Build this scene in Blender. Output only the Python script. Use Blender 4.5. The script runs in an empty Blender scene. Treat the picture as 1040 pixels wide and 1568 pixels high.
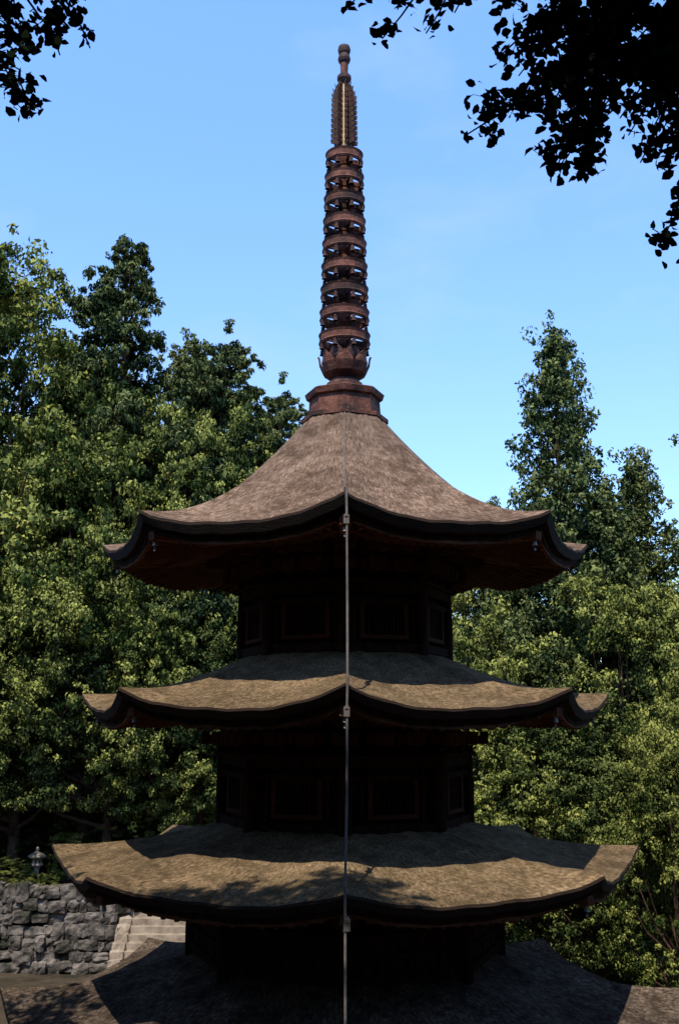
import bpy, math, random
import numpy as np
from mathutils import Vector, Matrix
random.seed(7); rng=np.random.default_rng(7)
scene=bpy.context.scene
scene.view_settings.view_transform='Standard'
scene.view_settings.look='None'
scene.view_settings.exposure=0
col=scene.collection

# ------------------------------------------------------------------ materials
def new_mat(name):
    m=bpy.data.materials.new(name); m.use_nodes=True
    nt=m.node_tree; b=nt.nodes['Principled BSDF']
    return m,nt,b
def mix_mat(name,c1,c2,scale=3.0,detail=6,rough=.85,bump=.3,bscale=20,stretch=(1,1,1),lo=.35,hi=.65,metal=0,spec=.2,c3=None,s3=.6):
    m,nt,b=new_mat(name); N=nt.nodes; L=nt.links
    tc=N.new('ShaderNodeTexCoord'); mp=N.new('ShaderNodeMapping'); mp.inputs['Scale'].default_value=stretch
    L.new(tc.outputs['Object'],mp.inputs['Vector'])
    n=N.new('ShaderNodeTexNoise'); n.inputs['Scale'].default_value=scale; n.inputs['Detail'].default_value=detail; n.inputs['Roughness'].default_value=.65
    L.new(mp.outputs[0],n.inputs['Vector'])
    r=N.new('ShaderNodeValToRGB'); r.color_ramp.elements[0].position=lo; r.color_ramp.elements[1].position=hi
    r.color_ramp.elements[0].color=(*c1,1); r.color_ramp.elements[1].color=(*c2,1)
    L.new(n.outputs['Fac'],r.inputs['Fac'])
    out=r.outputs['Color']
    if c3:
        n3=N.new('ShaderNodeTexNoise'); n3.inputs['Scale'].default_value=s3; n3.inputs['Detail'].default_value=5
        L.new(tc.outputs['Object'],n3.inputs['Vector'])
        r3=N.new('ShaderNodeValToRGB'); r3.color_ramp.elements[0].position=.48; r3.color_ramp.elements[1].position=.62
        L.new(n3.outputs['Fac'],r3.inputs['Fac'])
        mx=N.new('ShaderNodeMixRGB'); mx.inputs['Color2'].default_value=(*c3,1)
        L.new(r3.outputs['Color'],mx.inputs['Fac']); L.new(out,mx.inputs['Color1']); out=mx.outputs['Color']
    L.new(out,b.inputs['Base Color'])
    b.inputs['Roughness'].default_value=rough; b.inputs['Metallic'].default_value=metal
    b.inputs['Specular IOR Level'].default_value=spec
    nb=N.new('ShaderNodeTexNoise'); nb.inputs['Scale'].default_value=bscale; nb.inputs['Detail'].default_value=8
    L.new(mp.outputs[0],nb.inputs['Vector'])
    bp=N.new('ShaderNodeBump'); bp.inputs['Strength'].default_value=bump; bp.inputs['Distance'].default_value=.05
    L.new(nb.outputs['Fac'],bp.inputs['Height']); L.new(bp.outputs[0],b.inputs['Normal'])
    return m
def roof_mat(name,c1,c2,cm):
    m,nt,b=new_mat(name); N=nt.nodes; L=nt.links
    tc=N.new('ShaderNodeTexCoord')
    mu0=N.new('ShaderNodeMapping'); mu0.inputs['Scale'].default_value=(150,34,1); L.new(tc.outputs['UV'],mu0.inputs['Vector'])
    n=N.new('ShaderNodeTexNoise'); n.inputs['Scale'].default_value=.8; n.inputs['Detail'].default_value=7; n.inputs['Roughness'].default_value=.8
    L.new(mu0.outputs[0],n.inputs['Vector'])
    r=N.new('ShaderNodeValToRGB'); e=r.color_ramp.elements
    e[0].position=.38; e[0].color=(*[c*.28 for c in c1],1); e[1].position=.64; e[1].color=(*c2,1)
    k=e.new(.49); k.color=(*c1,1)
    L.new(n.outputs['Fac'],r.inputs['Fac'])
    n2=N.new('ShaderNodeTexNoise'); n2.inputs['Scale'].default_value=3.0; n2.inputs['Detail'].default_value=10; n2.inputs['Roughness'].default_value=.78
    L.new(tc.outputs['Object'],n2.inputs['Vector'])
    r2=N.new('ShaderNodeValToRGB'); r2.color_ramp.elements[0].position=.44; r2.color_ramp.elements[1].position=.6
    L.new(n2.outputs['Fac'],r2.inputs['Fac'])
    mx=N.new('ShaderNodeMixRGB'); mx.inputs['Color2'].default_value=(*cm,1)
    ml=N.new('ShaderNodeMath'); ml.operation='MULTIPLY'; ml.inputs[1].default_value=.85
    L.new(r2.outputs['Color'],ml.inputs[0]); L.new(ml.outputs[0],mx.inputs['Fac']); L.new(r.outputs['Color'],mx.inputs['Color1'])
    # slow large-scale weathering
    n4=N.new('ShaderNodeTexNoise'); n4.inputs['Scale'].default_value=.8; n4.inputs['Detail'].default_value=5; L.new(tc.outputs['Object'],n4.inputs['Vector'])
    r4=N.new('ShaderNodeValToRGB'); r4.color_ramp.elements[0].position=.35; r4.color_ramp.elements[0].color=(.7,.68,.66,1); r4.color_ramp.elements[1].position=.65; r4.color_ramp.elements[1].color=(1.1,1.08,1.03,1)
    L.new(n4.outputs['Fac'],r4.inputs['Fac'])
    m4=N.new('ShaderNodeMixRGB'); m4.blend_type='MULTIPLY'; m4.inputs['Fac'].default_value=1; L.new(mx.outputs[0],m4.inputs['Color1']); L.new(r4.outputs['Color'],m4.inputs['Color2'])
    mp=N.new('ShaderNodeMapping'); mp.inputs['Scale'].default_value=(90,46,1)
    L.new(tc.outputs['UV'],mp.inputs['Vector'])
    br=N.new('ShaderNodeTexBrick'); br.inputs['Scale'].default_value=1; br.inputs['Mortar Size'].default_value=.05
    br.inputs['Color1'].default_value=(1,1,1,1); br.inputs['Color2'].default_value=(.7,.7,.7,1); br.inputs['Mortar'].default_value=(.45,.45,.45,1)
    br.inputs['Brick Width'].default_value=1.0; br.inputs['Row Height'].default_value=1.0
    L.new(mp.outputs[0],br.inputs['Vector'])
    mu=N.new('ShaderNodeMixRGB'); mu.blend_type='MULTIPLY'; mu.inputs['Fac'].default_value=.5
    L.new(m4.outputs[0],mu.inputs['Color1']); L.new(br.outputs['Color'],mu.inputs['Color2'])
    L.new(mu.outputs[0],b.inputs['Base Color'])
    b.inputs['Roughness'].default_value=.95; b.inputs['Specular IOR Level'].default_value=.05
    ad=N.new('ShaderNodeMath'); ad.operation='MULTIPLY_ADD'; ad.inputs[1].default_value=1.5
    L.new(n.outputs['Fac'],ad.inputs[0]); L.new(br.outputs['Color'],ad.inputs[2])
    bp=N.new('ShaderNodeBump'); bp.inputs['Strength'].default_value=.6; bp.inputs['Distance'].default_value=.04
    L.new(ad.outputs[0],bp.inputs['Height']); L.new(bp.outputs[0],b.inputs['Normal'])
    return m
def leaf_mat(name,dark,mid,light):
    m=bpy.data.materials.new(name); m.use_nodes=True; nt=m.node_tree; N=nt.nodes; L=nt.links
    for n in list(N): N.remove(n)
    o=N.new('ShaderNodeOutputMaterial'); at=N.new('ShaderNodeAttribute'); at.attribute_name='tint'
    oi=N.new('ShaderNodeObjectInfo')
    ma=N.new('ShaderNodeMath'); ma.operation='MULTIPLY_ADD'; ma.inputs[1].default_value=.3; ma.inputs[2].default_value=-.1
    L.new(oi.outputs['Random'],ma.inputs[0])
    ad=N.new('ShaderNodeMath'); ad.operation='ADD'; L.new(at.outputs['Fac'],ad.inputs[0]); L.new(ma.outputs[0],ad.inputs[1])
    r=N.new('ShaderNodeValToRGB'); e=r.color_ramp.elements
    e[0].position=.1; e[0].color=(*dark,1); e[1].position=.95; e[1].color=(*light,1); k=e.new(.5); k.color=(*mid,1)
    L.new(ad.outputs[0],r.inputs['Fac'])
    d=N.new('ShaderNodeBsdfDiffuse')
    L.new(r.outputs['Color'],d.inputs['Color'])
    L.new(d.outputs[0],o.inputs['Surface'])
    return m

M_roof=roof_mat('bark_shingle',(.29,.195,.14),(.60,.44,.34),(.12,.073,.05))
M_roof_moss=roof_mat('bark_shingle_mossy',(.26,.175,.10),(.50,.365,.22),(.12,.086,.046))
M_roof_skirt=roof_mat('bark_shingle_shaded',(.14,.10,.075),(.36,.285,.22),(.045,.032,.023))  # same bark in darker colours, shade on the lowest roof painted in
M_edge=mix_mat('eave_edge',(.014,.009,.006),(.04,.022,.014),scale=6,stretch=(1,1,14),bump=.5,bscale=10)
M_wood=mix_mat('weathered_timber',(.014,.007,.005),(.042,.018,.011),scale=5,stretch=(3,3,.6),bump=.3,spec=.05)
M_wood2=mix_mat('rafter_timber',(.08,.03,.016),(.17,.068,.034),scale=4,bump=.3,spec=.05)
M_frame=mix_mat('window_timber',(.055,.02,.013),(.09,.033,.02),scale=6,bump=.2,spec=.05)
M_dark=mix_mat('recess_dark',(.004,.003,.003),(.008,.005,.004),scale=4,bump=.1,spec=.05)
M_rust=mix_mat('finial_bronze',(.08,.03,.02),(.23,.095,.062),scale=7,rough=.8,bump=.3,metal=0,spec=.2,c3=(.045,.025,.02),s3=2.5)
M_rustd=mix_mat('finial_bronze_dark',(.03,.014,.011),(.085,.037,.027),scale=9,rough=.7,bump=.3,metal=0,spec=.3)
M_gold=mix_mat('finial_pole_gilt',(.35,.2,.09),(.6,.4,.18),scale=9,rough=.45,bump=.1,metal=.2,spec=.5)
M_cable=mix_mat('cable_steel',(.12,.10,.09),(.2,.17,.15),scale=10,rough=.6,bump=.05,metal=.1)
M_bell=mix_mat('bell_bronze',(.16,.14,.12),(.42,.4,.35),scale=10,rough=.5,bump=.1,metal=.2)
M_bark=mix_mat('tree_bark',(.05,.028,.018),(.12,.07,.045),scale=5,stretch=(3,3,.5),bump=.8,bscale=8)
M_stone=mix_mat('stone',(.05,.043,.037),(.24,.205,.175),scale=2.4,bump=.9,bscale=9,c3=(.03,.03,.02),s3=1.6,lo=.4,hi=.62)
M_step=mix_mat('step_stone',(.22,.17,.12),(.42,.34,.26),scale=3,bump=.4,bscale=9)
M_ground=mix_mat('forest_ground',(.03,.024,.014),(.085,.065,.042),scale=1.2,bump=.8,bscale=6,c3=(.025,.042,.014),s3=.3)
M_leafA=leaf_mat('broadleaf_foliage',(.022,.042,.012),(.14,.165,.042),(.34,.35,.09))
M_leafB=leaf_mat('dark_foliage',(.010,.021,.009),(.048,.072,.024),(.15,.175,.05))
M_leafC=leaf_mat('conifer_foliage',(.016,.034,.014),(.09,.115,.042),(.21,.235,.08))
M_leafP=leaf_mat('pine_foliage',(.015,.03,.015),(.085,.11,.042),(.22,.24,.09))
M_leafN=leaf_mat('cherry_foliage',(.003,.006,.003),(.006,.010,.005),(.010,.016,.007))  # near-black colour stands in for the shaded undersides of the leaves

# ------------------------------------------------------------------ mesh builder
class MB:
    def __init__(s): s.v=[]; s.f=[]; s.m=[]
    def box(s,c,size,M=None,mi=0):
        hx,hy,hz=[a/2 for a in size]; b=len(s.v); c=Vector(c)
        for x,y,z in [(-1,-1,-1),(1,-1,-1),(1,1,-1),(-1,1,-1),(-1,-1,1),(1,-1,1),(1,1,1),(-1,1,1)]:
            p=Vector((x*hx,y*hy,z*hz))
            if M: p=M@p
            s.v.append(tuple(p+c))
        for f in [(0,3,2,1),(4,5,6,7),(0,1,5,4),(1,2,6,5),(2,3,7,6),(3,0,4,7)]:
            s.f.append(tuple(b+i for i in f)); s.m.append(mi)
    def beam(s,p0,p1,w,h,mi=0):
        p0=Vector(p0);p1=Vector(p1);d=p1-p0;L=d.length;x=d.normalized()
        y=Vector((0,0,1)).cross(x)
        if y.length<1e-4: y=Vector((0,1,0))
        y.normalize(); z=x.cross(y)
        s.box((p0+p1)/2,(L,w,h),Matrix((x,y,z)).transposed(),mi)
    def lathe(s,prof,n=24,c=(0,0),mi=0,rot=0):
        b=len(s.v)
        for r,z in prof:
            for i in range(n):
                a=rot+2*math.pi*i/n; s.v.append((c[0]+r*math.cos(a),c[1]+r*math.sin(a),z))
        for j in range(len(prof)-1):
            for i in range(n):
                k=(i+1)%n; s.f.append((b+j*n+i,b+j*n+k,b+(j+1)*n+k,b+(j+1)*n+i)); s.m.append(mi)
    def plate(s,a,b,c,d,th,mi=0):
        pts=[Vector(p) for p in (a,b,c,d)]; n=(pts[1]-pts[0]).cross(pts[3]-pts[0]).normalized()*th/2; q=len(s.v)
        for p in pts: s.v.append(tuple(p-n))
        for p in pts: s.v.append(tuple(p+n))
        for f in [(0,3,2,1),(4,5,6,7),(0,1,5,4),(1,2,6,5),(2,3,7,6),(3,0,4,7)]:
            s.f.append(tuple(q+i for i in f)); s.m.append(mi)
    def tube(s,pts,rad,n=8,mi=0):
        b=len(s.v); pts=[Vector(p) for p in pts]
        for j,p in enumerate(pts):
            d=(pts[min(j+1,len(pts)-1)]-pts[max(j-1,0)]).normalized()
            u=d.cross(Vector((.31,.9,.2))).normalized(); w=d.cross(u)
            r=rad[j] if isinstance(rad,(list,tuple)) else rad
            for i in range(n):
                a=2*math.pi*i/n; s.v.append(tuple(p+u*math.cos(a)*r+w*math.sin(a)*r))
        for j in range(len(pts)-1):
            for i in range(n):
                k=(i+1)%n; s.f.append((b+j*n+i,b+j*n+k,b+(j+1)*n+k,b+(j+1)*n+i)); s.m.append(mi)
    def obj(s,name,mats,parent=None,smooth=False,data_only=False):
        me=bpy.data.meshes.new(name); me.from_pydata(s.v,[],s.f)
        for m in mats: me.materials.append(m)
        me.polygons.foreach_set('material_index',s.m)
        if smooth: me.polygons.foreach_set('use_smooth',[True]*len(s.f))
        me.update()
        if data_only: return me
        o=bpy.data.objects.new(name,me); col.objects.link(o)
        if parent: o.parent=parent
        return o
def empty(name,loc=(0,0,0)):
    e=bpy.data.objects.new(name,None); e.location=loc; e.empty_display_size=.3; col.objects.link(e); return e

# ------------------------------------------------------------------ terrain
def sm(a,b,t):
    t=np.clip((t-a)/(b-a),0,1); return t*t*(3-2*t)
def gz(x,y):
    x=np.asarray(x,float); y=np.asarray(y,float)
    z=sm(7,14.6,-y)*5.6+np.minimum(np.maximum(0,-y-20)*.3,12)
    left=1-sm(-4.2,-3.4,x)
    z=z+left*sm(16.1,17.0,y)*2.0+(1-left)*sm(16,24,y)*2.0
    lw=1-sm(-4,6,x)
    z=z+np.minimum(np.maximum(0,y-21)*.38,15)*lw+np.minimum(np.maximum(0,y-24)*.22,8)*(1-lw)
    z=z+.12*np.sin(x*.7+1)*np.cos(y*.55)*sm(8,14,np.hypot(x,y))
    return z
def build_ground():
    a=np.concatenate([np.linspace(-600,-42,16),np.arange(-40,40.01,.5),np.linspace(42,600,16)])
    X,Y=np.meshgrid(a,a); Z=gz(X,Y); n=len(a)
    me=bpy.data.meshes.new('ground')
    v=np.stack([X,Y,Z],-1).reshape(-1,3)
    idx=np.arange(n*n).reshape(n,n)
    f=np.stack([idx[:-1,:-1],idx[:-1,1:],idx[1:,1:],idx[1:,:-1]],-1).reshape(-1,4)
    me.from_pydata(v.tolist(),[],f.tolist()); me.materials.append(M_ground)
    me.polygons.foreach_set('use_smooth',[True]*len(f)); me.update()
    col.objects.link(bpy.data.objects.new('ground',me))
build_ground()

# ------------------------------------------------------------------ pagoda
pagoda=empty('octagonal_pagoda')
ZC=7.2
def cdir(k): 
    a=math.radians(-90+45*k); return Vector((math.cos(a),math.sin(a),0))
def plan(t):
    k=int(math.floor(t))%8; u=t-math.floor(t); return cdir(k).lerp(cdir(k+1),u),u
def roof(name,r_in,z_in,r_out,z_mid,lift,thick,p,r_w,zs_in,mat):
    U=20;S=26;NC=8*U
    def ztop(s,w): return z_mid+(z_in-z_mid)*(1-s)**p+lift*(w**2.8)*s*s
    V=[]
    def ring(fn,wb=1):
        for i in range(NC):
            d,u=plan(i/U); w=abs(2*u-1); r,z=fn(w); wob=.008*math.sin(i*1.7+z_mid)+.009*math.sin(i*.61)
            V.append((d.x*r,d.y*r,z+wob))
    for j in range(S+1):
        s=j/S; ring(lambda w:((r_in+(r_out-r_in)*s)*(1+.015*w**3*s),ztop(s,w)-(.02*max(0,(s-.93)/.07)**2)))
    ring(lambda w:(r_out*(1+.015*w**3)+.015,ztop(1,w)-thick*.35))
    ring(lambda w:(r_out*(1+.015*w**3)-.05,ztop(1,w)-thick))
    ring(lambda w:(r_out*(1+.015*w**3)-.14,ztop(1,w)-thick-.01))
    ring(lambda w:(r_out*(1+.015*w**3)-.15,ztop(1,w)-thick-.09))
    def soff(s,w): 
        return zs_in+(z_mid-thick-.09-zs_in)*s+lift*(w**2.8)*s*s
    for s in (.8,.5,.25,0): ring(lambda w:(r_w+(r_out-.15-r_w)*s,soff(s,w)))
    nr=len(V)//NC; F=[];MI=[];UVs=[]
    for j in range(nr-1):
        for i in range(NC):
            k=(i+1)%NC
            F.append((j*NC+i,(j+1)*NC+i,(j+1)*NC+k,j*NC+k)); MI.append(0 if j<S else (1 if j<S+2 else 2))
            UVs+= [(i/NC*4,j/S),(i/NC*4,(j+1)/S),((i+1)/NC*4,(j+1)/S),((i+1)/NC*4,j/S)]
    me=bpy.data.meshes.new(name); me.from_pydata(V,[],F)
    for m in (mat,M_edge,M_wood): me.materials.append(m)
    me.polygons.foreach_set('material_index',MI)
    uv=me.uv_layers.new(name='UVMap'); uv.data.foreach_set('uv',np.array(UVs,dtype=np.float32).ravel())
    me.update(); o=bpy.data.objects.new(name,me); col.objects.link(o); o.parent=pagoda
    mb=MB(); nrf=17
    for k in range(8):
        for j in range(nrf):
            u=(j+.5)/nrf; d=cdir(k).lerp(cdir(k+1),u); w=abs(2*u-1)
            def P(s,dz): 
                r=r_w+(r_out-.15-r_w)*s; return (d.x*r,d.y*r,soff(s,w)+dz)
            mb.beam(P(.60,-.035),P(.985,-.035),.055,.07,0)
            mb.beam(P(.05,-.11),P(.68,-.11),.065,.09,0)
        d=cdir(k)
        def Q(s,dz): 
            r=r_w+(r_out-.1-r_w)*s; return (d.x*r,d.y*r,soff(s,1)+dz)
        mb.beam(Q(0,-.1),Q(.6,-.1),.14,.2,0); mb.beam(Q(.6,-.1),Q(.985,-.07),.13,.15,0)
        d2=cdir(k+1)
        for s,dz,hh in ((.66,-.07,.08),(.98,-.02,.05)):
            for q in range(10):
                ua,ub=q/10,(q+1)/10
                pa=d.lerp(d2,ua); pb=d.lerp(d2,ub); r=r_w+(r_out-.15-r_w)*s
                mb.beam((pa.x*r,pa.y*r,soff(s,abs(2*ua-1))+dz),(pb.x*r,pb.y*r,soff(s,abs(2*ub-1))+dz),.07,hh,0)
    mb.obj(name+'_rafters',[M_wood2],pagoda)
    mb=MB()
    for k in range(8):
        d=cdir(k); r=r_out-.2; z=soff(1,1)-.1
        c=(d.x*r,d.y*r)
        mb.lathe([(.005,z+.02),(.006,z-.04),(.02,z-.05),(.026,z-.07),(.028,z-.10),(.036,z-.12),(.028,z-.12)],10,c)
        mb.box((c[0],c[1],z-.17),(.026,.006,.04)); mb.box((c[0],c[1],z-.135),(.005,.005,.06))
    mb.obj(name+'_wind_bells',[M_bell],pagoda)
    return soff
def storey(name,r_w,z0,z1,zs,win=True):
    mb=MB()
    mb.lathe([(r_w*.95,z0-.3),(r_w*.95,zs+.05)],8,rot=math.radians(-90),mi=0)
    H=z1-z0
    for k in range(8):
        a=cdir(k)*r_w; b=cdir(k+1)*r_w; mid=(a+b)/2; t=(b-a).normalized(); n=mid.normalized(); L=(b-a).length
        R=Matrix((t,n,Vector((0,0,1)))).transposed()
        mb.lathe([(.095,z0-.2),(.1,z0+H*.5),(.085,z1)],10,(a.x,a.y),mi=0)
        def bx(u,z,w,d,h,off=0,mi=0):
            mb.box(mid+t*u+n*off+Vector((0,0,z)),(w,d,h),R,mi)
        bx(0,z0+.05,L-.12,.1,.12,0); bx(0,z1-.06,L-.12,.11,.13,0); bx(0,z1+.03,L+.1,.24,.05,.005)
        bx(0,z1-.25,L-.12,.08,.07,-.005)
        if win:
            ww=min(.62,L*.55); wh=H*.46; zc=z0+H*.47
            bx(0,zc,ww,.02,wh,-.06,2)
            bx(0,zc+wh/2+.03,ww+.16,.09,.06,-.02,1); bx(0,zc-wh/2-.03,ww+.16,.09,.06,-.02,1)
            bx(ww/2+.04,zc,.06,.085,wh,-.02,1); bx(-ww/2-.04,zc,.06,.085,wh,-.02,1)
            nb=11
            for i in range(nb): bx(-ww/2+ww*(i+.5)/nb,zc,.026,.03,wh-.01,-.035,0)
            for sx in (-1,1): bx(sx*(ww/2+.16),z0+H*.45,.05,.06,H*.75,-.025,0)
        else:
            for i in range(4): bx(-L/2+L*(i+.5)/4,z0+H*.45,L/4-.06,.05,H*.78,-.03,0)
    hh=(zs-z1-.08)/3
    for k in range(8):
        for u in (0,1/3,2/3):
            p=cdir(k).lerp(cdir(k+1),u)
            if u==0: n=cdir(k)
            else: n=((cdir(k)+cdir(k+1))/2).normalized()
            t=Vector((-n.y,n.x,0)); R=Matrix((t,n,Vector((0,0,1)))).transposed(); sc=1.15 if u==0 else 1
            b=p*r_w
            mb.box(b+Vector((0,0,z1+.1)),(.17,.17,.09),R)
            for i in range(3):
                z=z1+.14+hh*i+hh*.35; o=.24*(i+1)*sc
                mb.box(b+n*(o/2)+Vector((0,0,z)),(.07,o+.12,hh*.5),R,1)
                for jo in range(i+2):
                    oo=.24*jo*sc; wd=.34 if jo<=i else .26
                    mb.box(b+n*oo+Vector((0,0,z+.01)),(wd,.06,hh*.42),R,1)
                    for q in (-1,0,1): mb.box(b+n*oo+t*(q*wd*.42)+Vector((0,0,z+hh*.36)),(.085,.085,hh*.28),R,1)
            mb.box(b+n*(.36*sc)+Vector((0,0,zs-.06)),(.09,.95*sc,.09),R)
    mb.obj(name,[M_wood,M_frame,M_dark],pagoda)

roof('upper_roof',   .56, ZC+4.93, 3.82, ZC+2.54, .25, .17,1.62,1.5, ZC+2.83, M_roof)
roof('middle_roof',  1.5, ZC+1.02, 4.03, ZC+.17,  .27, .15,1.45,1.75,ZC+.39, M_roof_moss)
roof('lower_roof',   1.75,ZC-1.45, 4.36, ZC-2.04, .22, .15,1.3,2.1, ZC-1.86,M_roof_moss)
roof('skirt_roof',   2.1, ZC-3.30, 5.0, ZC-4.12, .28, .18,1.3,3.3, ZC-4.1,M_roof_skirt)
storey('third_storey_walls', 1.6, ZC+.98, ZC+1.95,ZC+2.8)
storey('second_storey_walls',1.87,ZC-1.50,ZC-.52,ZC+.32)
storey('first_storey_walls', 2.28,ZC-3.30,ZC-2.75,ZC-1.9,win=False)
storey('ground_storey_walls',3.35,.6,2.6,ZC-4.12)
mb=MB()
mb.lathe([(0,.62),(4.4,.62),(4.45,.58),(4.45,.3),(4.75,.3),(4.75,-.2)],8,rot=math.radians(-90))
mb.obj('stone_podium',[M_stone],pagoda)

# spire (sorin)
mb=MB(); r8=math.radians(-90)
z0=ZC+4.80
mb.lathe([(.72,z0-.02),(.72,z0+.05),(.60,z0+.06),(.58,z0+.36),(.63,z0+.38),(.66,z0+.47),(.60,z0+.5),(0,z0+.52)],8,rot=r8)
zt=z0+.5
mb.lathe([(.34,zt),(.33,zt+.07),(.30,zt+.16),(.24,zt+.2),(.21,zt+.27),(.25,zt+.3),(.3,zt+.36),(.26,zt+.4)],24)
for k in range(8):
    for lay,(r0,rr,zz,hh) in enumerate(((.22,.42,zt+.22,.42),(.21,.37,zt+.3,.46))):
        a=math.radians(45*k+22.5*lay); d=Vector((math.cos(a),math.sin(a),0)); t=Vector((-d.y,d.x,0))
        b=len(mb.v); pr=[(r0,0,.08),(rr*.85,hh*.25,.15),(rr,hh*.6,.15),(rr*1.03,hh*.85,.09),(rr*1.08,hh,.012)]
        for r,z,w in pr:
            for q in (-1,0,1): mb.v.append(tuple(d*(r-(.03 if q else 0))+t*(w*q)+Vector((0,0,zz+z))))
        for j in range(4):
            for q in range(2): mb.f.append((b+j*3+q,b+j*3+q+1,b+j*3+q+4,b+j*3+q+3)); mb.m.append(lay)
mb.lathe([(.22,zt+.3),(.2,zt+.5),(.1,zt+.62)],16)
mb.lathe([(.095,zt),(.085,16.95),(.06,17.0)],14)
for i in range(9):
    f=i/8; z=13.42+i*.417; R=.415-.105*f; h=.18
    mb.lathe([(R-.03,z-h/2),(R,z-h/2),(R+.02,z-h/2+.035),(R+.004,z-h/2+.06),(R+.004,z+h/2-.04),(R+.022,z+h/2),(R-.03,z+h/2),(R-.03,z-h/2)],28)
    mb.lathe([(.10,z-h/2-.02),(.12,z),(.10,z+h/2+.02)],14)
    for k in range(8):
        a=math.radians(45*k+22.5); d=Vector((math.cos(a),math.sin(a),0))
        if k%2==0: mb.beam(d*.08+Vector((0,0,z)),d*(R-.01)+Vector((0,0,z)),.04,.08)
        c=d*(R-.01); a2=(c.x,c.y)
        mb.lathe([(.008,z-h/2+.01),(.03,z-h/2-.015),(.036,z-h/2-.08),(.046,z-h/2-.105)],8,a2,mi=1)
for k in range(8):
    a=math.radians(45*k+10); d=Vector((math.cos(a),math.sin(a),0)); n=12
    def W(f): return (.235-.02*f-.10*max(0,(f-.75)/.25)**1.5)*(1 if k%2==0 else .88)
    for j in range(n):
        f0=j/n;f1=(j+1)/n; za=17.04+f0*1.2; zb=17.04+f1*1.2; w0=W(f0);w1=W(f1); Z=Vector((0,0,1))
        mb.plate(d*(w0*.52)+Z*za,d*w0+Z*(za+.02),d*w1+Z*(zb),d*(w1*.52)+Z*zb,.016,mi=1)
        mb.plate(d*.045+Z*(za+.01),d*(w0*.6)+Z*(za+.03),d*(w0*.6)+Z*(za+.085),d*.045+Z*(za+.065),.014,mi=0)
        mb.plate(d*(w0*.97)+Z*(za+.03),d*(w0*1.03)+Z*(za+.06),d*(w0*1.03)+Z*(za+.09),d*(w0*.97)+Z*(za+.09),.014,mi=0)
mb.lathe([(.05,18.22),(.09,18.26),(.125,18.32),(.125,18.38),(.09,18.42),(.07,18.44)],18,mi=1)
mb.lathe([(.07,18.64),(.10,18.68),(.115,18.73),(.10,18.79),(.085,18.82),(.105,18.86),(.115,18.92),(.10,18.98),(.06,19.0),(0,19.01)],18,mi=1)
mb.obj('spire',[M_rust,M_rustd],pagoda)
mb=MB(); mb.lathe([(.055,16.95),(.06,18.3)],14); mb.obj('spire_pole',[M_gold],pagoda,smooth=True)
mb=MB(); mb.lathe([(.075,18.43),(.065,18.5),(.075,18.67)],14); mb.obj('spire_neck',[M_rust],pagoda,smooth=True)

# lightning conductor cable
mb=MB()
pts=[(0,-.64,ZC+4.82),(0,-.7,ZC+4.78)]
for j in range(2,27):
    s=j/26; r=(.56+(3.82-.56)*s)*(1+.015*s); z=ZC+2.54+2.39*(1-s)**1.62+.25*s*s+.02
    pts.append((.0,-r,z))
mb.tube(pts,.009,6)
path=[(.02,-3.9,ZC+2.80),(.025,-3.93,ZC+2.5),(.03,-3.96,ZC+1.4),(.03,-4.16,ZC+.5),(.025,-4.18,ZC+.2),(.02,-4.2,ZC-.9),(.0,-4.48,ZC-1.75),(.0,-4.5,ZC-2.2),(0,-4.7,ZC-3.0),(0,-5.18,ZC-3.8),(0,-5.2,0)]
mb.tube(path,.0155,8)
for z,y in ((ZC+2.45,3.93),(ZC+.15,4.18),(ZC-2.1,4.5)):
    mb.box((.02,-y+.06,z),(.04,.2,.035)); mb.box((.02,-y,z-.05),(.07,.06,.11))
mb.obj('lightning_cable',[M_cable],pagoda)

# ------------------------------------------------------------------ foliage meshes
def leaf_mesh(name,c,nrm,size,tint,mat,aspect=.55,hexa=False):
    n=len(c); nrm=nrm/np.maximum(np.linalg.norm(nrm,axis=1,keepdims=True),1e-6)
    t=np.cross(nrm,rng.normal(size=(n,3))); t/=np.maximum(np.linalg.norm(t,axis=1,keepdims=True),1e-6)
    b=np.cross(nrm,t); s=size[:,None]
    bend=nrm*s*.18
    if hexa:
        K=7
        V=np.stack([c-t*s*.5,c-t*s*.25+b*s*aspect*.42+bend*.7,c+t*s*.1+b*s*aspect*.5+bend,c+t*s*.36+b*s*aspect*.25,c+t*s*.55,c+t*s*.2-b*s*aspect*.48+bend,c-t*s*.22-b*s*aspect*.42+bend*.7],1).reshape(-1,3)
    else:
        K=4
        V=np.stack([c-t*s*.5,c+b*s*aspect*.5+bend,c+t*s*.5,c-b*s*aspect*.5+bend],1).reshape(-1,3)
    me=bpy.data.meshes.new(name)
    me.vertices.add(K*n); me.vertices.foreach_set('co',V.astype(np.float32).ravel())
    me.loops.add(K*n); me.loops.foreach_set('vertex_index',np.arange(K*n,dtype=np.int32))
    me.polygons.add(n); me.polygons.foreach_set('loop_start',np.arange(0,K*n,K,dtype=np.int32))
    me.update(calc_edges=True)
    at=me.attributes.new('tint','FLOAT','FACE'); at.data.foreach_set('value',tint.astype(np.float32))
    me.materials.append(mat); return me
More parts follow.
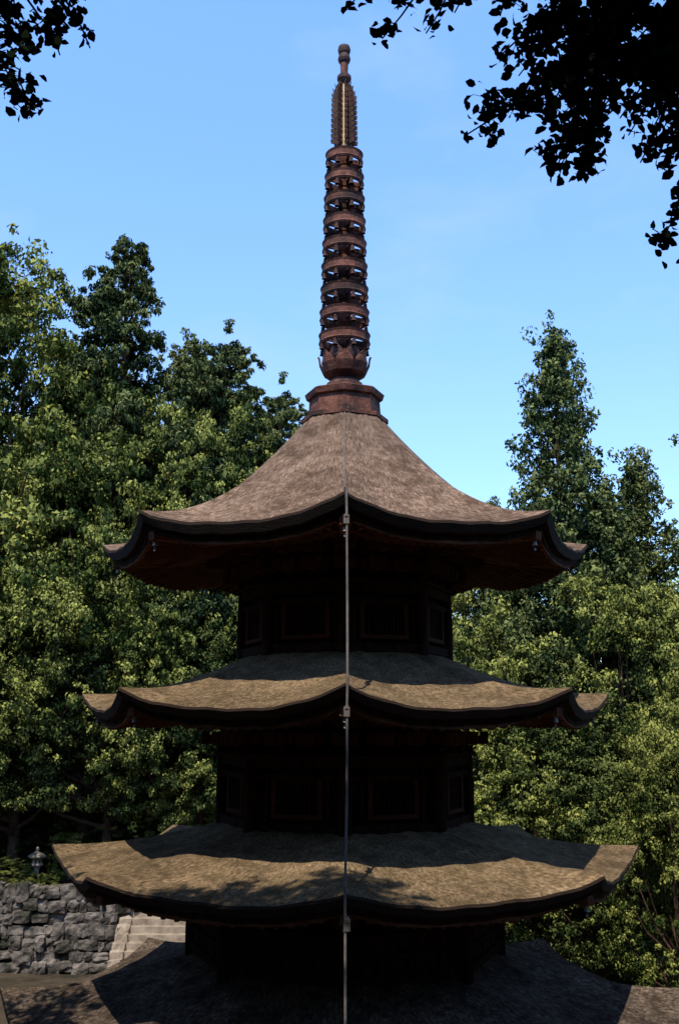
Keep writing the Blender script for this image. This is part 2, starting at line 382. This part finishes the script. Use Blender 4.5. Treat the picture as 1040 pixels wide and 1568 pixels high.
def clumps_to_leaves(C,Rr,per,flat,lsize,upbias=.5,tspread=.22,sub=6):
    cs=[];ns=[];ts=[];ss=[]
    for c,r in zip(C,Rr):
        base=np.clip(.48+rng.normal()*tspread*.8,0,1)
        for k in range(sub):
            so=rng.normal(size=3)*r*np.array([.6,.6,.6*flat]); rs=r*rng.uniform(.28,.6)
            m=max(4,int(per*(r**2)/sub))
            d=rng.normal(size=(m,3)); d/=np.linalg.norm(d,axis=1,keepdims=True)
            rad=rs*(rng.random(m)**.45)
            off=d*rad[:,None]; off[:,2]*=flat
            cs.append(c+so+off); nn=d*.7+rng.normal(size=(m,3))*.6; nn[:,2]+=upbias; nn[:,1]*=1.0; ns.append(nn)
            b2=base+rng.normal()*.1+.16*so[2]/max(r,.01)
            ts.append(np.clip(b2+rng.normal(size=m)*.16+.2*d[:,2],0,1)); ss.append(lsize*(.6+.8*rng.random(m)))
    return np.concatenate(cs),np.concatenate(ns),np.concatenate(ss),np.concatenate(ts)
def broad_crown(name,mat,H=12,R=4.2,n=170,zlow=.12,lsize=.125,per=760):
    C=[];Q=[];ph=rng.random(6)*6.28
    for i in range(n):
        d=rng.normal(size=3); d/=np.linalg.norm(d)
        az=math.atan2(d[1],d[0]); lob=1+.16*math.sin(2*az+ph[0])+.13*math.sin(3*az+ph[1]+d[2]*3)+.1*math.sin(5*d[2]+ph[2])
        rr=lob*(.6+.4*rng.random()**.5)
        zc=H*(1+zlow)/2; hz=H*(1-zlow)/2-.5
        C.append(np.array([d[0]*R*rr*(1.05-.25*max(0,d[2])),d[1]*R*rr*(1.05-.25*max(0,d[2])),zc+d[2]*hz*min(1,rr)])); Q.append(.42+.65*rng.random()**1.5)
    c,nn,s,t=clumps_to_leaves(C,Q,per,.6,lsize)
    return leaf_mesh(name,c,nn,s,t,mat,.6),C
def conifer_crown(name,mat,H=14,R=3.4,lsize=.12):
    C=[];Q=[]
    z=.8
    while z<H-.2:
        f=1-z/H; Rz=R*(f**.8)*(1+.12*math.sin(z*2.3))
        nb=int(11+13*f)
        for i in range(nb):
            a=rng.random()*6.28; L=Rz*(.15+.88*rng.random()**.7)
            C.append(np.array([math.cos(a)*L,math.sin(a)*L,z+.3*L/R+rng.normal()*.2])); Q.append((.34+.4*f)*(.8+.5*rng.random()))
        z+=.32+.12*f+.08*rng.random()
    C.append(np.array([0,0,H-.25]));Q.append(.26);C.append(np.array([0,0,H-.02]));Q.append(.15);C.append(np.array([0,0.05,H-.5]));Q.append(.36);C.append(np.array([0.05,0,H-.8]));Q.append(.42)
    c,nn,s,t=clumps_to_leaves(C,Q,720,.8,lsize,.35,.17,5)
    return leaf_mesh(name,c,nn,s,t,mat,.5),C
def pine_crown(name,mat,H=14,R=3.2,lsize=.15):
    C=[];Q=[];limbs=[]
    z=H*.25
    while z<H-.3:
        f=1-z/H; Rz=R*min(1,(f*1.9)**.75)
        for i in range(5 if z<H*.9 else 3):
            a=rng.random()*6.28; L=Rz*(.35+.7*rng.random()); zz=z+rng.normal()*.15
            e=np.array([math.cos(a)*L,math.sin(a)*L,zz+.15]); limbs.append((z-.5,e))
            pr=(.55+.55*rng.random())*(.45+.9*f)+.2
            for j in range(6):
                o=rng.normal(size=3)*np.array([.5,.5,.13])*pr
                C.append(e*np.array([.85,.85,1])+o); Q.append(pr*.62)
        z+=.5+.25*rng.random()
    C.append(np.array([0,0,H-.15]));Q.append(.4)
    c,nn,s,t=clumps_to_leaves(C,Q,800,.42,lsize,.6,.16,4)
    return leaf_mesh(name,c,nn,s,t,mat,.4),limbs
def trunk_mesh(name,H,r0,ends,frac=.95,mat=M_bark):
    mb=MB(); ph=random.random()*6; pts=[];rad=[]
    for j in range(12):
        f=j/11; pts.append((.12*math.sin(f*4+ph)*min(1,3*f)*(1-f),.12*math.cos(f*3+ph)*min(1,3*f)*(1-f),-.4+f*(H*frac+.4))); rad.append(r0*(1-.9*f)+.02+(.1*r0 if j==0 else 0))
    mb.tube(pts,rad,10)
    for (zb,e) in ends:
        zb=max(.8,min(zb,H*.85)); m=(e[0]*.5,e[1]*.5,zb+(e[2]-zb)*.35)
        r=r0*.35*(1-zb/H)+.02
        mb.tube([(0,0,zb),m,tuple(e)],[r,r*.7,.015],6)
    return mb.obj(name,[mat],smooth=True,data_only=True)
LIB={}
for i,m in enumerate((M_leafA,M_leafA,M_leafB,M_leafB,M_leafA)):
    me,C=broad_crown('broadleaf_crown_%d'%i,m)
    ends=[(c[2]*.6,c) for c in random.sample(C,22)]
    LIB['b%d'%i]=(12,me,trunk_mesh('broadleaf_trunk_%d'%i,12,.26,ends,.8))
for i in range(2):
    me,C=conifer_crown('conifer_crown_%d'%i,M_leafC)
    LIB['c%d'%i]=(14,me,trunk_mesh('conifer_trunk_%d'%i,14,.2,[(c[2]-.2,c) for c in random.sample(C,30)]))
for i in range(2):
    me,L=pine_crown('pine_crown_%d'%i,M_leafP)
    LIB['p%d'%i]=(14,me,trunk_mesh('pine_trunk_%d'%i,14,.24,L))
for i,m in enumerate((M_leafA,M_leafB)):
    me,C=broad_crown('woodland_crown_%d'%i,m,n=130,lsize=.34,per=95)
    LIB['w%d'%i]=(12,me,LIB['b0'][2])
def place(kind,x,y,top,rs,name=None,rot=None,base=None):
    H,cm,tm=LIB[kind]; g=float(gz(x,y)) if base is None else base
    nm=name or {'b':'broadleaf_tree','c':'conifer_tree','p':'pine_tree'}[kind[0]]
    e=empty(nm,(x,y,g)); sz=(top-g)/H; e.scale=(rs,rs,sz); e.rotation_euler[2]=random.random()*6.28 if rot is None else rot
    for n2,me in (('crown',cm),('trunk',tm)):
        o=bpy.data.objects.new(n2,me); col.objects.link(o); o.parent=e
place('b1',-13.4,20,25.8,1.5); place('b0',-17,22,28,1.5); place('b3',-11.2,23.5,24.0,1.1)
place('p0',-8.3,20,25.3,1.1); place('b1',-10.6,21.5,22.6,1.0)
place('p1',-4.3,18.5,21.2,.95); place('p0',-5.9,21,21.8,.95); place('p1',-2.4,19.5,19.6,.8)
place('b4',-4.1,18.2,18.3,.75); place('b1',-8.6,18.6,18.2,.95)
place('b0',-12.6,18.2,17.3,.9); place('b4',-6.2,19.2,18.6,.7)
place('b1',-5.6,17.9,13.4,.62); place('b4',-10.6,17.9,13.6,.8)
place('b3',-7.6,17.6,12.4,.7); place('b2',-4.6,17.4,11.8,.62)
place('b2',-3.4,19,13.5,.8); place('b2',-7,22,16.5,.8)
place('b3',-13,17.5,11,.6); place('b2',-1.0,21,14.5,.8)
# right
place('c0',6.55,14,19.2,1.05); place('c1',9.05,14.5,15.2,.95); place('c1',10.7,10.5,17.2,1.0)
place('c1',4.9,16.5,14.0,.85); place('c0',7.6,13.2,14.0,.95); place('c0',5.6,14.6,13.2,1.0)
place('b0',4.0,18,13.8,.8); place('b1',7.4,11.5,11.6,.7)
place('b4',4.2,14,10.6,.65); place('b0',9.6,8.8,11.5,.65); place('b1',5.0,11.5,8.3,.58)
place('b4',7.9,6.2,9.3,.45); place('b4',6.35,4.6,6.55,.36); place('b2',6.2,9.8,7.8,.6)
place('b2',2.8,20,12,.8); place('b0',8.2,9,8.0,.55); place('b0',7.3,2.6,5.2,.34)
wood=empty('distant_woodland')
def wpart(x,y,k,s,sx=1.2):
    H,cm,tm=LIB[k]; g=float(gz(x,y))
    for me in (cm,tm):
        o=bpy.data.objects.new('woodland_part',me); col.objects.link(o); o.parent=wood; o.location=(x,y,g); o.scale=(s*sx,s*sx,s); o.rotation_euler[2]=random.random()*6.28
for i in range(24):
    x=-42+84*(i+random.random())/24; y=random.uniform(29,40); s=random.uniform(.75,1.0)
    if x>-3: s*=.75
    wpart(x,y,random.choice(['w0','w1']),s,1.35)
for i in range(20):  # unseen trees behind the camera, added to block low sky light
    a=math.radians(-90-118+236*(i+random.random())/20); r=random.uniform(24,31)
    x=r*math.cos(a)*1.1; y=r*math.sin(a)-2
    wpart(x,y,random.choice(['w0','w1','w1']),random.uniform(1.0,1.3),1.6)
place('b1',-8.6,18.0,2.0+1.35,.18,'garden_shrub'); place('b4',-9.5,16.75,2.0+.6,.17,'garden_shrub'); place('b4',-10.6,17.0,2.0+1.0,.2,'garden_shrub')
place('b4',-7.3,17.0,2.0+1.5,.24,'garden_shrub'); place('b0',-6.5,17.6,3.2,.2,'garden_shrub')
for i in range(12):
    x=-16+1.15*i+random.uniform(-.3,.3); y=random.uniform(18.6,21.5); g=float(gz(x,y))
    place(random.choice(['b0','b2','b4','b3']),x,y,g+random.uniform(2.0,3.4),random.uniform(.32,.45),'undergrowth_bush')

# ------------------------------------------------------------------ stone retaining wall, steps, lantern
def stone_block(mb,c,s):
    hx,hy,hz=[a/2 for a in s]; n=3
    idx={}
    g=np.linspace(-1,1,n+1)
    jit=rng.normal(size=(n+1,n+1,n+1,3))*.08
    for i in range(n+1):
        for k in range(n+1):
            for l in range(n+1):
                if i in(0,n) or k in(0,n) or l in(0,n):
                    p=np.array([g[i],g[k],g[l]]); q=p/np.linalg.norm(p)*1.2; p=p*.6+q*.4+jit[i,k,l]
                    idx[(i,k,l)]=len(mb.v); mb.v.append((c[0]+p[0]*hx,c[1]+p[1]*hy,c[2]+p[2]*hz))
    for a in range(n):
        for d in range(n):
            for fx in (0,n):
                for q in ([(fx,a,d),(fx,a+1,d),(fx,a+1,d+1),(fx,a,d+1)],[(a,fx,d),(a+1,fx,d),(a+1,fx,d+1),(a,fx,d+1)],[(a,d,fx),(a+1,d,fx),(a+1,d+1,fx),(a,d+1,fx)]):
                    mb.f.append(tuple(idx[t] for t in q)); mb.m.append(0)
def wall(name,x0,x1,y,z0,z1):
    mb=MB(); mb.box(((x0+x1)/2,y+.3,(z0+z1)/2-.15),(x1-x0,.35,z1-z0-.1),mi=1)
    z=z0-.1
    while z<z1-.1:
        h=random.uniform(.24,.42); x=x0
        while x<x1:
            w=random.uniform(.2,.6); hh=h*random.uniform(.7,1.3)
            stone_block(mb,(x+w/2,y+random.uniform(-.1,.1)+(z-z0)*.08,z+h/2+random.uniform(-.05,.05)),(w*1.05,.5,hh)); x+=w
        z+=h*.92
    mb.obj(name,[M_stone,M_dark],None)
wall('stone_retaining_wall',-26,-6.5,15.9,0,2.15)
mb=MB()
for i in range(12):
    mb.box((-5.35+.04*random.random(),14.2+i*.24+.8,.09+i*.18-.3),(2.0,1.8,.17+.6))
for i in range(12):
    for sx in (-6.5,-4.2): stone_block(mb,(sx,14.3+i*.26,.1+i*.18),(.4,.4,.6))
mb.obj('stone_steps',[M_step])
def lantern(x,y):
    mb=MB(); g=2.0; q=.8
    L=lambda pr,n=6: mb.lathe([(r*q,g+z*q) for r,z in pr],n,(x,y))
    L([(.28,-.1),(.28,.12),(.16,.18),(.11,.24),(.1,.8),(.14,.88),(.25,.95),(.25,1.02),(.0,1.03)])
    for k in range(6):
        a=math.radians(60*k); mb.box((x+.15*q*math.cos(a),y+.15*q*math.sin(a),g+1.13*q),(.06*q,.06*q,.24*q))
    L([(0,1.24),(.34,1.23),(.38,1.29),(.2,1.4),(.08,1.46),(.05,1.48),(.08,1.54),(.06,1.6),(0,1.66)])
    mb.obj('stone_lantern',[M_step])
lantern(-9.65,17.2)

# ------------------------------------------------------------------ near trees overhanging the view
def near_tree(name,base,twigs,limb_src,canopy,trunk_top):
    e=empty(name); mb=MB()
    bx,by=base; g=float(gz(bx,by)); mb.tube([(bx,by,g-.3),(bx*.98,by+.1,g+3),(bx*.93,by,g+6),trunk_top],[.28,.22,.16,.05],12)
    cs=[];ns=[];ss=[];ts=[]
    def add(pts,m,size,sp):
        n=len(pts)
        for _ in range(m):
            q=random.random()**.8*(n-1.001)*1.0; i=int(q); p=pts[i].lerp(pts[i+1],q-i)
            cs.append(np.array(p)+rng.normal(size=3)*sp); ns.append(rng.normal(size=3)*.6+np.array([0,-.5,.2])); ss.append(size*random.uniform(.65,1.2)); ts.append(random.random())
    for src,end,m in twigs:
        s=Vector(src);t=Vector(end); pts=[]
        mid=s.lerp(t,.55)+Vector((0,0,.12))
        for j in range(9):
            f=j/8; pts.append((s*(1-f)**2+mid*2*f*(1-f)+t*f*f)+Vector((.015*math.sin(j*2.1),0,.015*math.cos(j*1.7))))
        mb.tube(pts,[.012*(1-.8*j/8)+.002 for j in range(9)],5)
        vis=pts[2:]
        for _ in range(max(3,m//7)):
            q=random.random()*(len(vis)-1.001); i=int(q); p=vis[i].lerp(vis[i+1],q-i)
            dirv=Vector((random.uniform(-1,1),random.uniform(-1,1),random.uniform(-1.1,.4))).normalized()*random.uniform(.06,.2)
            mb.tube([p,p+dirv],[.003,.0015],4)
            add([p,p+dirv],14,.068,.036)
        add(pts[-3:],16,.068,.035)
    for s,t,r in limb_src:
        mb.tube([s,tuple(Vector(s).lerp(Vector(t),.5)+Vector((0,0,.2))),t],[r,r*.7,r*.35],8)
    mb.obj('trunk_and_limbs',[M_bark],e,smooth=True)
    C=[];Q=[]
    for (x0,x1,y0,y1,z0,z1,n) in canopy:
        k=0
        while k<n:
            x=random.uniform(x0,x1);y=random.uniform(y0,y1);z=random.uniform(z0,z1)
            r=random.uniform(.25,.5)
            if z-r*.8<7.85+.86*(y+16) and abs(x)<4.2: 
                k+=.2; continue
            C.append(np.array([x,y,z]));Q.append(r);k+=1
    c,nn,s,t=clumps_to_leaves(C,Q,700,.7,.11,.5)
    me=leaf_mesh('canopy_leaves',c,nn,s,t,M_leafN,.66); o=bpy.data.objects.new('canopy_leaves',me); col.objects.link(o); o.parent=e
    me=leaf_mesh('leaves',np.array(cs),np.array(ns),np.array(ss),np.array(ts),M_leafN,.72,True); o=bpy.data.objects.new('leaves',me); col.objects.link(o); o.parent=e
Y0=-10.7
def T(x,z,dy=0): return (x,Y0+dy+.2*(11.3-z),z)
SR=T(2.5,12.0); SM=T(1.9,12.1,.1); SL=T(1.0,12.1)
tw=[(T(1.7,11.1),T(.73,10.60),90),(T(1.7,11.2),T(.82,10.72),90),(T(1.8,11.8),T(.92,11.05),60),
    (SM,T(1.25,10.36),130),(T(1.75,11.6),T(1.42,10.40),110),(SR,T(1.77,10.44),120),(T(2.6,11.3),T(1.93,10.05),90),(T(2.6,11.0),T(2.02,10.12),80),
    (SM,T(1.3,10.9),110),(SR,T(1.6,10.85),140),(SR,T(1.8,10.9),140),(SM,T(1.45,11.05),120),(SR,T(2.0,10.75),110),(T(1.8,11.3),T(1.05,10.75),90),
    (SM,T(1.15,11.1),90),(SR,T(1.5,11.25),120),(SR,T(1.9,11.25),120),(SR,T(1.7,11.1),120),(SR,T(1.95,10.95),120),(SM,T(1.2,10.7),90),(SR,T(1.5,10.7),90),
    (SR,T(1.65,10.7),100),(SR,T(1.85,10.65),100),(SR,T(1.9,11.05),100),(SM,T(1.6,11.0),100),(T(2.6,11.3),T(1.95,10.55),90),(SM,T(1.4,10.7),90),
    (SM,T(1.3,10.55),80),(SR,T(1.7,10.6),90),(SM,T(1.05,10.95),60),(T(2.5,11.4),T(1.9,10.4),80),
    (SL,T(.24,11.17),30),(T(.4,12),T(.05,11.36),20),(SL,T(.5,11.2),30),(SL,T(.67,11.32),24),(SL,T(.94,11.3),30),(T(.6,12),T(.33,11.34),20),(T(.6,12),T(.55,11.34),24)]
near_tree('cherry_tree',(4.6,-11.2),tw,
  [((4.4,-11.2,10.3),SR,.06),((4.35,-11.1,11),SM,.06),((4.2,-11.1,11.6),SL,.06),((4.4,-11.2,10.0),T(2.6,11.2),.05),((4.2,-11,12),(.5,-9.8,14.6),.1),((4.2,-11,12),(-2.2,-9.4,14.9),.11)],
  [(-3.9,-.9,-9.8,-8.7,14.2,15.3,60),(-4.5,3.0,-12.8,-10.3,12.6,15.3,330),(1.8,3.2,-11.5,-10,12,13,24),(2.6,6,-13,-9.6,12,15,40)],(4.1,-11,14.8))
twl=[(T(-2.6,11.9),T(-1.85,10.74),70),(T(-2.6,11.5),T(-1.98,10.95),60),(T(-2.3,12.0),T(-1.68,11.08),60),(T(-2.2,12.0),T(-1.5,11.12),60),(T(-2.3,12),T(-1.9,11.15),70),(T(-2.1,12.1),T(-1.6,11.25),60),(T(-2.6,12),T(-1.98,11.25),60)]
near_tree('cherry_tree',(-5.0,-11.6),twl,
  [((-4.6,-11.6,10.5),T(-2.6,11.9),.06),((-4.6,-11.6,11),T(-2.2,12.05),.06),((-4.6,-11.6,10.2),T(-2.6,11.5),.05),((-4.7,-11.6,9.2),(-5.6,-8.2,10.1),.08),((-5.6,-8.2,10.1),(-5.4,-5,10.4),.05)],
  [(-7,-3.8,-13.2,-9.8,12,15.3,120),(-7.4,-4.7,-9.2,-4.3,9.2,11.2,190)],(-4.4,-11.4,14.5))  # second canopy block: unseen boughs added to shade the skirt roof's left side

# ------------------------------------------------------------------ light
SE=math.radians(60); SAZ=math.radians(14)
sd=Vector((-math.sin(SAZ)*math.cos(SE),-math.cos(SAZ)*math.cos(SE),math.sin(SE)))
sun=bpy.data.lights.new('sun','SUN'); sun.energy=5.0; sun.angle=math.radians(.5); sun.color=(1,.94,.84)
so=bpy.data.objects.new('sun',sun); col.objects.link(so); so.rotation_euler=sd.to_track_quat('Z','Y').to_euler(); so.location=sd*60
w=bpy.data.worlds.new('World'); scene.world=w; w.use_nodes=True; N=w.node_tree.nodes; L=w.node_tree.links
bg=N['Background']; sky=N.new('ShaderNodeTexSky'); sky.sky_type='NISHITA'; sky.sun_disc=False
sky.sun_elevation=SE; sky.sun_rotation=math.atan2(sd.x,sd.y); sky.altitude=300; sky.air_density=1.0; sky.dust_density=.6; sky.ozone_density=1.5
tc=N.new('ShaderNodeTexCoord'); sep=N.new('ShaderNodeSeparateXYZ'); L.new(tc.outputs['Generated'],sep.inputs[0])
zr=N.new('ShaderNodeValToRGB'); e=zr.color_ramp.elements
e[0].position=0; e[0].color=(1.5,1.8,2.0,1); e[1].position=.95; e[1].color=(.2,.21,.23,1)
k=e.new(.3); k.color=(2.1,2.5,3.0,1); k=e.new(.62); k.color=(2.4,3.1,4.1,1); k=e.new(.72); k.color=(.5,.58,.7,1)
L.new(sep.outputs['Z'],zr.inputs['Fac'])
ms=N.new('ShaderNodeMixRGB'); ms.blend_type='MULTIPLY'; ms.inputs['Fac'].default_value=1; L.new(sky.outputs[0],ms.inputs['Color1']); L.new(zr.outputs['Color'],ms.inputs['Color2'])
mp=N.new('ShaderNodeMapping'); mp.inputs['Scale'].default_value=(1.6,1.6,4); L.new(tc.outputs['Generated'],mp.inputs['Vector'])
cn=N.new('ShaderNodeTexNoise'); cn.inputs['Scale'].default_value=2.2; cn.inputs['Detail'].default_value=8; cn.inputs['Roughness'].default_value=.6; L.new(mp.outputs[0],cn.inputs['Vector'])
cr=N.new('ShaderNodeValToRGB'); cr.color_ramp.elements[0].position=.5; cr.color_ramp.elements[1].position=.85; cr.color_ramp.elements[1].color=(.4,.4,.4,1); L.new(cn.outputs['Fac'],cr.inputs['Fac'])
mx=N.new('ShaderNodeMixRGB'); mx.inputs['Color2'].default_value=(5.5,6.8,8.3,1); L.new(cr.outputs['Color'],mx.inputs['Fac']); L.new(ms.outputs[0],mx.inputs['Color1'])
L.new(mx.outputs[0],bg.inputs['Color']); bg.inputs['Strength'].default_value=.12

# ------------------------------------------------------------------ camera
cam=bpy.data.cameras.new('camera'); co=bpy.data.objects.new('camera',cam); col.objects.link(co)
co.location=(0,-16,ZC); co.rotation_euler=(math.radians(90+11.66),0,math.radians(.3))
cam.sensor_fit='HORIZONTAL'; cam.sensor_width=24; cam.lens=24*1550/1040; cam.clip_end=3000
scene.camera=co
